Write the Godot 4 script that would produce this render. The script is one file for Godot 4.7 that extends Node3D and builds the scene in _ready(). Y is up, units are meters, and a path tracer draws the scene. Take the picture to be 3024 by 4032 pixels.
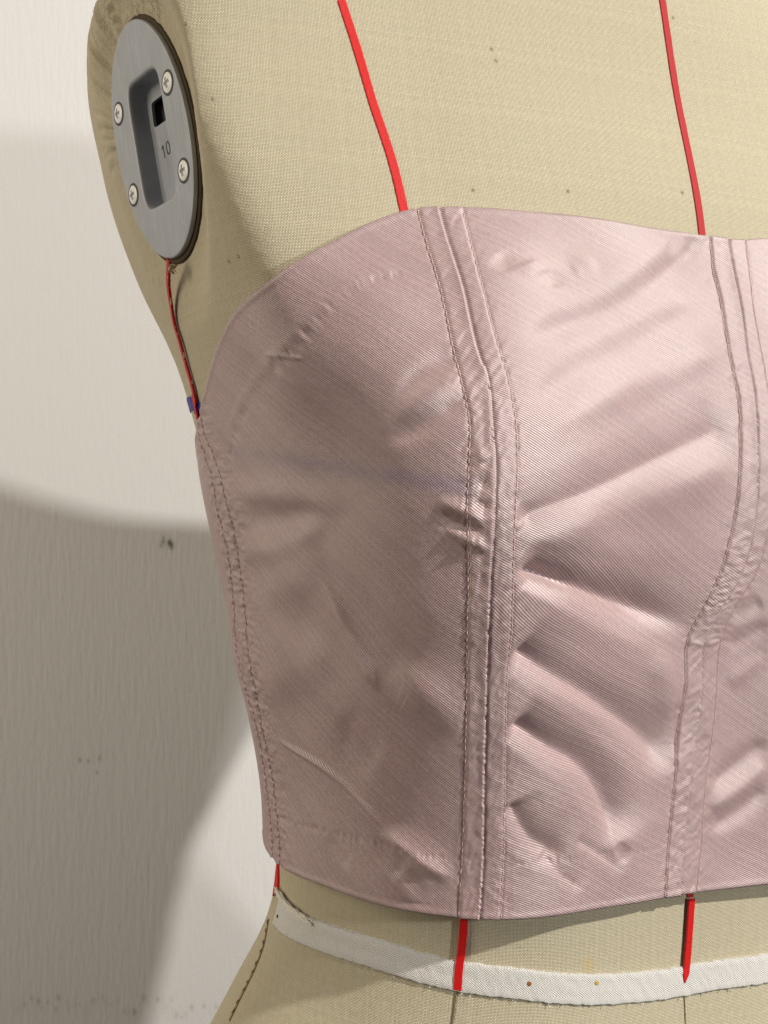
extends Node3D

# Rows: height, then six points of the half outline (forward and sideways distances), front to back.
const FORM_TAB := [
	[-0.34, 0.085, 0.08, 0.078, 0.13, 0.045, 0.15, -0.01, 0.1, -0.09, -0.105],
	[-0.28, 0.098, 0.08, 0.092, 0.145, 0.055, 0.18, -0.005, 0.12, -0.1, -0.115],
	[-0.225, 0.094, 0.07, 0.09, 0.13, 0.058, 0.166, -0.002, 0.11, -0.085, -0.098],
	[-0.195, 0.088, 0.064, 0.085, 0.117, 0.055, 0.15, 0, 0.1, -0.075, -0.085],
	[-0.164, 0.0845, 0.06, 0.081, 0.108, 0.052, 0.1335, 0, 0.09, -0.065, -0.078],
	[-0.12, 0.084, 0.062, 0.08, 0.106, 0.05, 0.126, 0, 0.095, -0.068, -0.08],
	[-0.05, 0.078, 0.075, 0.085, 0.114, 0.054, 0.138, 0, 0.11, -0.075, -0.088],
	[0.013, 0.097, 0.085, 0.106, 0.128, 0.07, 0.155, 0, 0.118, -0.08, -0.095],
	[0.06, 0.097, 0.088, 0.101, 0.144, 0.074, 0.1665, -0.012, 0.132, -0.085, -0.1],
	[0.1, 0.093, 0.09, 0.089, 0.159, 0.066, 0.18, -0.028, 0.152, -0.095, -0.1],
	[0.15, 0.079, 0.09, 0.075, 0.172, 0.054, 0.194, -0.04, 0.166, -0.1, -0.095],
	[0.2, 0.069, 0.09, 0.061, 0.173, 0.044, 0.198, -0.044, 0.168, -0.095, -0.088],
	[0.24, 0.056, 0.08, 0.042, 0.138, 0.014, 0.172, -0.045, 0.145, -0.085, -0.08],
	[0.268, 0.044, 0.06, 0.032, 0.1, -0.005, 0.118, -0.042, 0.1, -0.072, -0.073],
	[0.295, 0.034, 0.04, 0.026, 0.066, -0.006, 0.078, -0.036, 0.066, -0.064, -0.068],
	[0.318, 0.028, 0.03, 0.022, 0.05, 0, 0.058, -0.03, 0.045, -0.055, -0.062]]
const CORS_TAB := [
	[-0.16, 0.092, 0.072, 0.089, 0.113, 0.059, 0.1345, 0, 0.098, -0.072, -0.085],
	[-0.12, 0.091, 0.073, 0.09, 0.113, 0.059, 0.134, 0, 0.1, -0.072, -0.084],
	[-0.05, 0.096, 0.08, 0.104, 0.122, 0.066, 0.1465, 0, 0.113, -0.078, -0.092],
	[0.013, 0.106, 0.086, 0.116, 0.131, 0.076, 0.158, 0, 0.121, -0.083, -0.098],
	[0.06, 0.103, 0.089, 0.108, 0.148, 0.08, 0.167, -0.008, 0.133, -0.088, -0.103],
	[0.1, 0.097, 0.091, 0.094, 0.163, 0.071, 0.184, -0.018, 0.153, -0.088, -0.103],
	[0.13, 0.088, 0.091, 0.084, 0.17, 0.061, 0.192, -0.02, 0.159, -0.088, -0.1]]
const EYE := 1.2
const AX := 0.08
const AD := 0.416
const TURN := 0.314159265
const HEM := -0.1322
const LOW := -0.34
const STEP := 0.0005
const PLATE_AT := Vector3(-0.08449, 1.33562, -0.34494)
const PLATE_N := Vector3(-0.76947, -0.14480, 0.62205)
const PLATE_H := Vector3(0.62868, -0.00000, 0.77767)
const PLATE_V := Vector3(-0.11260, 0.98946, 0.09103)
const WALL_Z := -0.86

var form_lut := PackedVector2Array()
var cors_lut := PackedVector2Array()
var top_lut := PackedFloat32Array()
var seam := {}
var folds := {}
var grain := FastNoiseLite.new()
var pucker := FastNoiseLite.new()
var drape := FastNoiseLite.new()
var panels := {}
var linen_m: StandardMaterial3D
var dice := RandomNumberGenerator.new()


# ---------------------------------------------------------------- numbers
func herm(xs, ys, x: float) -> float:
	var n: int = xs.size()
	x = clampf(x, xs[0], xs[n - 1])
	var i := 0
	while i < n - 2 and x >= xs[i + 1]:
		i += 1
	var h: float = xs[i + 1] - xs[i]
	var d: float = (ys[i + 1] - ys[i]) / h
	var m0 := d
	var m1 := d
	if i > 0:
		var hp: float = xs[i] - xs[i - 1]
		m0 = ((ys[i] - ys[i - 1]) / hp * h + d * hp) / (h + hp)
	if i < n - 2:
		var hn: float = xs[i + 2] - xs[i + 1]
		m1 = (d * hn + (ys[i + 2] - ys[i + 1]) / hn * h) / (h + hn)
	var t: float = (x - xs[i]) / h
	return (2 * t * t * t - 3 * t * t + 1) * ys[i] + (t * t * t - 2 * t * t + t) * h * m0 + (3 * t * t - 2 * t * t * t) * ys[i + 1] + (t * t * t - t * t) * h * m1


func make_lut(tab: Array) -> PackedVector2Array:
	var out := PackedVector2Array()
	var cols := []
	for k in 11:
		var c := PackedFloat32Array()
		for row in tab:
			c.append(row[k])
		cols.append(c)
	for i in 1400:
		var y := LOW + i * STEP
		var v := []
		for k in range(1, 11):
			v.append(herm(cols[0], cols[k], y))
		out.append_array(PackedVector2Array([Vector2(0, v[0]), Vector2(v[1], v[2]), Vector2(v[3], v[4]), Vector2(v[5], v[6]), Vector2(v[7], v[8]), Vector2(0, v[9]), Vector2(-v[7], v[8]), Vector2(-v[5], v[6]), Vector2(-v[3], v[4]), Vector2(-v[1], v[2])]))
	return out


# A point of the torso (or of the garment): u runs round the body from the centre front, y is the height above eye level.
func loft(lut: PackedVector2Array, u: float, y: float) -> Vector3:
	var ry := clampf((y - LOW) / STEP, 0.0, 1398.0)
	var r := int(ry)
	var fr := ry - r
	var k := fposmod(u, 1.0) * 10.0
	var i := int(k) % 10
	var t := k - floorf(k)
	var a := r * 10
	var b := a + 10
	var i0 := (i + 9) % 10
	var i2 := (i + 1) % 10
	var i3 := (i + 2) % 10
	var p0 := lut[a + i0].lerp(lut[b + i0], fr)
	var p1 := lut[a + i].lerp(lut[b + i], fr)
	var p2 := lut[a + i2].lerp(lut[b + i2], fr)
	var p3 := lut[a + i3].lerp(lut[b + i3], fr)
	var q := 0.5 * (2 * p1 + (p2 - p0) * t + (2 * p0 - 5 * p1 + 4 * p2 - p3) * t * t + (3 * p1 - p0 - 3 * p2 + p3) * t * t * t)
	var w := fposmod(u, 1.0)
	w = minf(w, 1.0 - w)
	q.y += 0.0075 * exp(-pow((w - 0.205) / 0.03, 2.0)) * exp(-pow((y - 0.11) / 0.085, 2.0))
	return Vector3(AX - cos(TURN) * q.x + sin(TURN) * q.y, y + EYE, -(AD - sin(TURN) * q.x - cos(TURN) * q.y))


func loft_normal(lut: PackedVector2Array, u: float, y: float) -> Vector3:
	var du := loft(lut, u + 0.002, y) - loft(lut, u - 0.002, y)
	var dy := loft(lut, u, y + 0.002) - loft(lut, u, y - 0.002)
	return dy.cross(du).normalized()


func sample(l: PackedFloat32Array, x0: float, step: float, x: float) -> float:
	var f := clampf((x - x0) / step, 0.0, l.size() - 1.001)
	var i := int(f)
	return lerpf(l[i], l[i + 1], f - i)


func seam_u(called: String, y: float) -> float:
	return sample(seam[called], -0.16, 0.001, y)


func top_y(u: float) -> float:
	return sample(top_lut, -0.6, 0.0005, u)


func store_seam(called: String, d: Array) -> void:
	var l := PackedFloat32Array()
	for i in 300:
		l.append(herm(d[0], d[1], -0.16 + i * 0.001))
	seam[called] = l


func fold(panel: int, h: float, w: float, taper: float, spread: float, below: float, pts: Array) -> void:
	if not folds.has(panel):
		folds[panel] = []
	folds[panel].append([h * 0.001, w * 0.001, taper, pts, spread, below * 0.001])


# ---------------------------------------------------------------- meshes
func grid_mesh(p: PackedVector3Array, cols: int, uv: PackedVector2Array, outward: Vector3, color = null, uv2 = null, wrap := false) -> ArrayMesh:
	var rows := p.size() / cols
	var n := PackedVector3Array()
	n.resize(p.size())
	var side := 1.0
	var mid := (rows / 2) * cols + cols / 2
	var probe := (p[mid + cols] - p[mid - cols if rows > 2 else mid]).cross(p[mid + 1] - p[mid - 1])
	if probe.dot(outward) < 0:
		side = -1.0
	for r in rows:
		var up := mini(r + 1, rows - 1) * cols
		var dn := maxi(r - 1, 0) * cols
		for c in cols:
			var c1 := mini(c + 1, cols - 1)
			var c0 := maxi(c - 1, 0)
			if wrap and (c == 0 or c == cols - 1):
				c1 = 1
				c0 = cols - 2
			var a := r * cols
			n[a + c] = (side * (p[up + c] - p[dn + c]).cross(p[a + c1] - p[a + c0])).normalized()
	var idx := PackedInt32Array()
	idx.resize((rows - 1) * (cols - 1) * 6)
	var k := 0
	for r in rows - 1:
		for c in cols - 1:
			var a := r * cols + c
			var b := a + 1
			var d := a + cols + 1
			var e := a + cols
			if side > 0:
				idx[k] = a; idx[k + 1] = b; idx[k + 2] = d; idx[k + 3] = a; idx[k + 4] = d; idx[k + 5] = e
			else:
				idx[k] = a; idx[k + 1] = d; idx[k + 2] = b; idx[k + 3] = a; idx[k + 4] = e; idx[k + 5] = d
			k += 6
	var arr := []
	arr.resize(Mesh.ARRAY_MAX)
	arr[Mesh.ARRAY_VERTEX] = p
	arr[Mesh.ARRAY_NORMAL] = n
	arr[Mesh.ARRAY_TEX_UV] = uv
	if uv2 != null:
		arr[Mesh.ARRAY_TEX_UV2] = uv2
	if color != null:
		arr[Mesh.ARRAY_COLOR] = color
	arr[Mesh.ARRAY_INDEX] = idx
	var m := ArrayMesh.new()
	m.add_surface_from_arrays(Mesh.PRIMITIVE_TRIANGLES, arr)
	return m


func put(called: String, m: Mesh, mat: Material, parent: Node3D) -> MeshInstance3D:
	var o := MeshInstance3D.new()
	o.name = called
	o.mesh = m
	o.material_override = mat
	parent.add_child(o, true)
	return o


func thing(called: String, label: String, category: String, group := "") -> Node3D:
	var o := Node3D.new()
	o.name = called
	add_child(o, true)
	tag(o, label, category, group)
	return o


func tag(o: Node, label: String, category: String, group := "") -> void:
	o.set_meta("label", label)
	o.set_meta("category", category)
	if group:
		o.set_meta("group", group)


# Smooth curve through points of (u, y).
func smooth(pts: Array, n: int) -> PackedVector2Array:
	var out := PackedVector2Array()
	var m := pts.size() - 1
	for i in n + 1:
		var f := float(i) / n * m
		var k := mini(int(f), m - 1)
		var a: Vector2 = pts[k]
		var b: Vector2 = pts[k + 1]
		var pre: Vector2 = pts[k - 1] if k > 0 else a * 2.0 - b
		var post: Vector2 = pts[k + 2] if k + 2 <= m else b * 2.0 - a
		out.append(a.cubic_interpolate(b, pre, post, f - k))
	return out


# A woven band laid on a surface. across = true: the band runs round the body and its width is measured in height.
func band(lut: PackedVector2Array, path: PackedVector2Array, width: float, thick: float, off: float, across := false, point := 0.0, rough := 0.00004) -> ArrayMesh:
	var p := PackedVector3Array()
	var uv := PackedVector2Array()
	var xs := [-0.5, -0.485, -0.44, -0.3, -0.15, 0.0, 0.15, 0.3, 0.44, 0.485, 0.5]
	var run := 0.0
	var mid_n := Vector3.ZERO
	var last := Vector3.ZERO
	for i in path.size():
		var u := path[i].x
		var y := path[i].y
		var c := loft(lut, u, y)
		var nn := loft_normal(lut, u, y)
		var i0 := maxi(i - 1, 0)
		var i1 := mini(i + 1, path.size() - 1)
		var tan := (loft(lut, path[i1].x, path[i1].y) - loft(lut, path[i0].x, path[i0].y)).normalized()
		var side := nn.cross(tan).normalized()
		if i > 0:
			run += c.distance_to(last)
		last = c
		mid_n += nn
		var w := width * (1.0 + 0.03 * grain.get_noise_2d(run * 9000.0, 40.0 + width * 3000.0))
		if point > 0.0:
			var left := float(path.size() - 1 - i) / (path.size() - 1)
			w *= clampf(left / point + 0.08, 0.0, 1.0)
		for k in 11:
			var x: float = xs[k] * w
			var lift := thick
			if k == 0 or k == 10:
				lift = -0.0006
			elif k == 1 or k == 9:
				lift = thick * 0.6
			var wob := rough * (grain.get_noise_2d(run * 16000.0, x * 30000.0) + grain.get_noise_2d(run * 60000.0 + 77.0, x * 60000.0) * 0.6)
			var q: Vector3
			if across:
				var wavy := 0.0003 * grain.get_noise_2d(run * 5000.0, 9.0)
				q = loft(lut, u, y - x + wavy) + loft_normal(lut, u, y - x) * (off + lift + wob)
			else:
				q = c + side * x + nn * (off + lift + wob)
			p.append(q)
			uv.append(Vector2(run, x + width * 0.5))
	return grid_mesh(p, 11, uv, mid_n)


func tube_into(st: SurfaceTool, pts: PackedVector3Array, radius: float, sides := 5, taper := false) -> void:
	var rings := []
	for i in pts.size():
		var a := pts[maxi(i - 1, 0)]
		var b := pts[mini(i + 1, pts.size() - 1)]
		var d := (b - a).normalized()
		var s := d.cross(Vector3(0.31, 0.2, 0.93)).normalized()
		var t := s.cross(d)
		var r := radius
		if taper and (i == 0 or i == pts.size() - 1):
			r *= 0.35
		var ring := []
		for k in sides:
			var ang := TAU * k / sides
			var o := s * cos(ang) + t * sin(ang)
			ring.append([pts[i] + o * r, o])
		rings.append(ring)
	for i in pts.size() - 1:
		for k in sides:
			var k2 := (k + 1) % sides
			for q in [rings[i][k], rings[i][k2], rings[i + 1][k2], rings[i][k], rings[i + 1][k2], rings[i + 1][k]]:
				st.set_normal(q[1])
				st.add_vertex(q[0])


# ---------------------------------------------------------------- textures and materials
func tex(bytes: PackedByteArray, w: int, h: int, rgb: bool) -> ImageTexture:
	return ImageTexture.create_from_image(Image.create_from_data(w, h, false, Image.FORMAT_RGB8 if rgb else Image.FORMAT_L8, bytes))


func mat(albedo: Color, rough: float) -> StandardMaterial3D:
	var m := StandardMaterial3D.new()
	m.albedo_color = albedo
	m.roughness = rough
	return m


func linen() -> StandardMaterial3D:
	var n := 48
	var s := 16
	var w := n * s
	var hb := PackedByteArray()
	var cb := PackedByteArray()
	hb.resize(w * w)
	cb.resize(w * w * 3)
	var warp := PackedFloat32Array()
	var weft := PackedFloat32Array()
	for i in n:
		warp.append(dice.randf_range(0.75, 1.0))
		weft.append(dice.randf_range(0.82, 1.0))
	var slub := FastNoiseLite.new()
	slub.seed = 5
	slub.frequency = 0.012
	var patch := slub.get_seamless_image(w, w)
	for y in w:
		var iy := y / s
		var fy := (y % s + 0.5) / s
		for x in w:
			var ix := x / s
			var fx := (x % s + 0.5) / s
			var over_weft := (ix + iy) % 2 == 0
			var e := 0.0
			if over_weft:
				e = weft[iy] * (0.35 + 0.65 * sin(PI * fx)) * pow(sin(PI * fy), 0.6)
			else:
				e = warp[ix] * 0.74 * (0.3 + 0.7 * sin(PI * fy)) * pow(sin(PI * fx), 0.8)
			var g := patch.get_pixel(x, y).r
			hb[y * w + x] = int(clampf(e * (0.85 + 0.3 * g), 0, 1) * 255)
			var t := (0.60 + 0.46 * e) * (0.97 + 0.06 * g)
			var k := (y * w + x) * 3
			cb[k] = int(clampf(t * 240, 0, 255))
			cb[k + 1] = int(clampf(t * 229, 0, 255))
			cb[k + 2] = int(clampf(t * 198, 0, 255))
	var m := mat(Color(1, 1, 1), 0.8)
	m.albedo_texture = tex(cb, w, w, true)
	m.heightmap_enabled = true
	m.heightmap_texture = tex(hb, w, w, false)
	m.heightmap_scale = 0.018
	m.metallic_specular = 0.35
	m.uv1_scale = Vector3(1 / 0.0225, 1 / 0.0225, 1)
	return m


func twill() -> StandardMaterial3D:
	var n := 32
	var s := 16
	var w := n * s
	var hb := PackedByteArray()
	var cb := PackedByteArray()
	hb.resize(w * w)
	cb.resize(w * w * 3)
	var amp := PackedFloat32Array()
	for i in n:
		amp.append(dice.randf_range(0.8, 1.0))
	var slub := FastNoiseLite.new()
	slub.seed = 11
	slub.frequency = 0.02
	var patch := slub.get_seamless_image(w, w)
	for y in w:
		var iy := y / s
		var fy := (y % s + 0.5) / s
		var ridge := pow(sin(PI * fy), 0.6) * amp[iy]
		for x in w:
			var yarn := 0.5 + 0.5 * sin(TAU * (x / 8.0 + fy * 0.8 + iy * 0.37))
			var g := patch.get_pixel(x, y).r
			var e := ridge * (0.86 + 0.14 * yarn) * (0.85 + 0.3 * g)
			hb[y * w + x] = int(clampf(e, 0, 1) * 255)
			var t := 0.60 + 0.40 * e
			var k := (y * w + x) * 3
			cb[k] = int(clampf(t * 206, 0, 255))
			cb[k + 1] = int(clampf((t - 0.02 * (1 - e)) * 178, 0, 255))
			cb[k + 2] = int(clampf((t - 0.01 * (1 - e)) * 178, 0, 255))
	var m := mat(Color(1, 1, 1), 0.39)
	m.albedo_texture = tex(cb, w, w, true)
	m.vertex_color_use_as_albedo = true
	m.heightmap_enabled = true
	m.heightmap_texture = tex(hb, w, w, false)
	m.heightmap_scale = 0.014
	m.metallic_specular = 0.7
	m.rim_enabled = true
	m.rim = 0.08
	m.rim_tint = 0.6
	m.uv1_scale = Vector3(1 / 0.0205, 1 / 0.0205, 1)
	return m


func ribbon(c: Color, rough: float) -> StandardMaterial3D:
	var f := FastNoiseLite.new()
	f.seed = 31
	f.frequency = 0.06
	var m := mat(c, rough)
	m.heightmap_enabled = true
	m.heightmap_texture = ImageTexture.create_from_image(f.get_seamless_image(128, 128))
	m.heightmap_scale = 0.006
	m.uv1_scale = Vector3(1 / 0.009, 1 / 0.0028, 1)
	return m


func herringbone() -> StandardMaterial3D:
	var w := 256
	var h := 128
	var hb := PackedByteArray()
	var cb := PackedByteArray()
	hb.resize(w * h)
	cb.resize(w * h * 3)
	for y in h:
		var v := float(y) / h
		var zig := absf(fposmod(v * 2.0, 1.0) - 0.5) * 2.0
		for x in w:
			var f := fposmod(x / 16.0 + zig * 3.4, 1.0)
			var e := pow(sin(PI * f), 0.7)
			if v < 0.06 or v > 0.94:
				e = 0.6 + 0.4 * sin(TAU * x / 8.0)
			hb[y * w + x] = int(clampf(e, 0, 1) * 255)
			var t := 0.80 + 0.20 * e
			var k := (y * w + x) * 3
			cb[k] = int(clampf(t * 228, 0, 255))
			cb[k + 1] = int(clampf(t * 226, 0, 255))
			cb[k + 2] = int(clampf(t * 222, 0, 255))
	var m := mat(Color(1, 1, 1), 0.85)
	m.albedo_texture = tex(cb, w, h, true)
	m.heightmap_enabled = true
	m.heightmap_texture = tex(hb, w, h, false)
	m.heightmap_scale = 0.02
	m.uv1_scale = Vector3(1 / 0.0165, 1 / 0.0103, 1)
	return m


func aluminium() -> StandardMaterial3D:
	var w := 512
	var cb := PackedByteArray()
	var hb := PackedByteArray()
	cb.resize(w * w * 3)
	hb.resize(w * w)
	var streak := FastNoiseLite.new()
	streak.seed = 3
	streak.frequency = 0.02
	for y in w:
		for x in w:
			var e := 0.5 + 0.35 * streak.get_noise_2d(x * 4.0, y * 0.35) + 0.25 * streak.get_noise_2d(x * 0.5 + 900, y * 0.5)
			var t := 0.90 + 0.14 * e
			var k := (y * w + x) * 3
			cb[k] = int(clampf(t * 174, 0, 255))
			cb[k + 1] = int(clampf(t * 178, 0, 255))
			cb[k + 2] = int(clampf(t * 185, 0, 255))
			hb[y * w + x] = int(clampf(0.5 + 0.5 * streak.get_noise_2d(x * 5.0, y * 0.4), 0, 1) * 255)
	for i in 26:   # scratches
		var p := Vector2(dice.randf() * w, dice.randf() * w)
		var d := Vector2.from_angle(dice.randf_range(0.9, 2.2)) * 1.0
		var bend := dice.randf_range(-0.02, 0.02)
		for q in dice.randi_range(15, 70):
			var k := (int(fposmod(p.y, w)) * w + int(fposmod(p.x, w))) * 3
			for ch in 3:
				cb[k + ch] = mini(255, cb[k + ch] + 38)
			p += d
			d = d.rotated(bend)
	var m := mat(Color(1, 1, 1), 0.5)
	m.albedo_texture = tex(cb, w, w, true)
	m.metallic = 0.2
	m.heightmap_enabled = true
	m.heightmap_texture = tex(hb, w, w, false)
	m.heightmap_scale = 0.004
	m.uv1_scale = Vector3(1 / 0.09, 1 / 0.09, 1)
	return m


func plaster() -> StandardMaterial3D:
	var w := 1536
	var a := FastNoiseLite.new()
	a.seed = 21
	a.frequency = 0.3
	a.fractal_octaves = 4
	var long := a.get_image(768, 64)
	long.resize(w, w, Image.INTERPOLATE_CUBIC)
	var b := FastNoiseLite.new()
	b.seed = 22
	b.frequency = 0.2
	b.fractal_octaves = 3
	var bumps := b.get_image(w, w)
	var c := FastNoiseLite.new()
	c.seed = 23
	c.frequency = 0.2
	c.fractal_octaves = 2
	var short_runs := c.get_image(w, w / 6)
	short_runs.resize(w, w, Image.INTERPOLATE_CUBIC)
	var la := long.get_data()
	var lb := bumps.get_data()
	var lc := short_runs.get_data()
	var hb := PackedByteArray()
	hb.resize(w * w)
	for i in w * w:
		hb[i] = (la[i] * 4 + lb[i] * 3 + lc[i] * 5) / 12
	var im := Image.create_empty(w, w, false, Image.FORMAT_RGB8)
	im.fill(Color8(223, 223, 224))
	# stains: place, size and strength, measured from the middle of the texture
	var px := w / 1.2
	var stains := []
	for i in 46:   # a row of grey scuffs low on the wall
		stains.append([-0.262 + i * 0.0042 + dice.randf_range(-0.002, 0.002), -0.353 + dice.randf_range(-0.006, 0.006) - (0.006 if i > 26 else 0.0), dice.randf_range(0.0008, 0.0022), dice.randf_range(0.03, 0.22)])
	for q in [[-0.154, -0.0215, 0.0018, 0.65], [-0.1525, -0.0235, 0.0022, 0.6], [-0.1585, -0.021, 0.0018, 0.3], [-0.160, -0.0235, 0.0015, 0.25], [-0.158, -0.018, 0.0013, 0.22], [-0.218, -0.177, 0.0014, 0.3], [-0.212, -0.178, 0.0011, 0.28], [-0.204, -0.176, 0.0018, 0.2], [-0.206, -0.186, 0.001, 0.3]]:
		stains.append(q)
	for q in stains:
		var cx: float = w / 2.0 + q[0] * px
		var cy: float = w / 2.0 - q[1] * px
		var rad: float = q[2] * px
		for y in range(int(cy - rad * 2 - 2), int(cy + rad * 2 + 3)):
			for x in range(int(cx - rad * 2 - 2), int(cx + rad * 2 + 3)):
				var dx := (x - cx) / rad * 1.3
				var dy := (y - cy) / rad * 0.8
				var k: float = q[3] * exp(-(dx * dx + dy * dy) * (1.0 + 0.6 * b.get_noise_2d(x * 7.0, y * 7.0)))
				im.set_pixel(x, y, im.get_pixel(x, y).lerp(Color8(70, 72, 58), k))
	for q in [[-0.154, -0.0215, 0.002], [-0.1525, -0.0235, 0.0022]]:   # the chip is a hole in the plaster
		var cx2 := int(w / 2.0 + q[0] * px)
		var cy2 := int(w / 2.0 - q[1] * px)
		for y in range(cy2 - 3, cy2 + 4):
			for x in range(cx2 - 3, cx2 + 4):
				hb[y * w + x] = maxi(0, hb[y * w + x] - 90)
	var m := mat(Color(1, 1, 1), 0.7)
	m.albedo_texture = ImageTexture.create_from_image(im)
	m.heightmap_enabled = true
	m.heightmap_texture = tex(hb, w, w, false)
	m.heightmap_scale = 0.048
	m.metallic_specular = 0.3
	return m


# ---------------------------------------------------------------- the wall
func build_wall() -> void:
	var st := SurfaceTool.new()
	st.begin(Mesh.PRIMITIVE_TRIANGLES)
	var x := 1.8
	var y0 := -0.6
	var y1 := 2.2
	var thick := 0.12
	var c := []
	for z in [WALL_Z, WALL_Z - thick]:
		c.append([Vector3(-x, EYE + y0 - 0.6, z), Vector3(x, EYE + y0 - 0.6, z), Vector3(x, EYE + y1, z), Vector3(-x, EYE + y1, z)])
	for f in [[c[0][0], c[0][1], c[0][2], c[0][3], Vector3(0, 0, 1)], [c[1][1], c[1][0], c[1][3], c[1][2], Vector3(0, 0, -1)], [c[1][0], c[0][0], c[0][3], c[1][3], Vector3(-1, 0, 0)], [c[0][1], c[1][1], c[1][2], c[0][2], Vector3(1, 0, 0)], [c[0][3], c[0][2], c[1][2], c[1][3], Vector3(0, 1, 0)], [c[1][0], c[1][1], c[0][1], c[0][0], Vector3(0, -1, 0)]]:
		for k in [0, 2, 1, 0, 3, 2]:
			var v: Vector3 = f[k]
			st.set_normal(f[4])
			st.set_uv(Vector2(v.x / 1.518 + 0.5, 0.5 - (v.y - EYE) / 1.518))
			st.add_vertex(v)
	var o := put("wall", st.commit(), plaster(), self)
	o.set_meta("kind", "structure")
	tag(o, "white painted plaster wall with streaky brush relief behind the dress form", "wall")


# ---------------------------------------------------------------- the dress form
func plate_local(p: Vector3) -> Vector3:
	var d := p - PLATE_AT
	return Vector3(d.dot(PLATE_H), d.dot(PLATE_V), d.dot(PLATE_N))


func oval(l: Vector3) -> Vector2:   # the plate's own oval frame
	var a := l.x - 0.00117
	var b := l.y + 0.00094
	return Vector2(a * 0.974 + b * 0.2265, -a * 0.2265 + b * 0.974)


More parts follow.
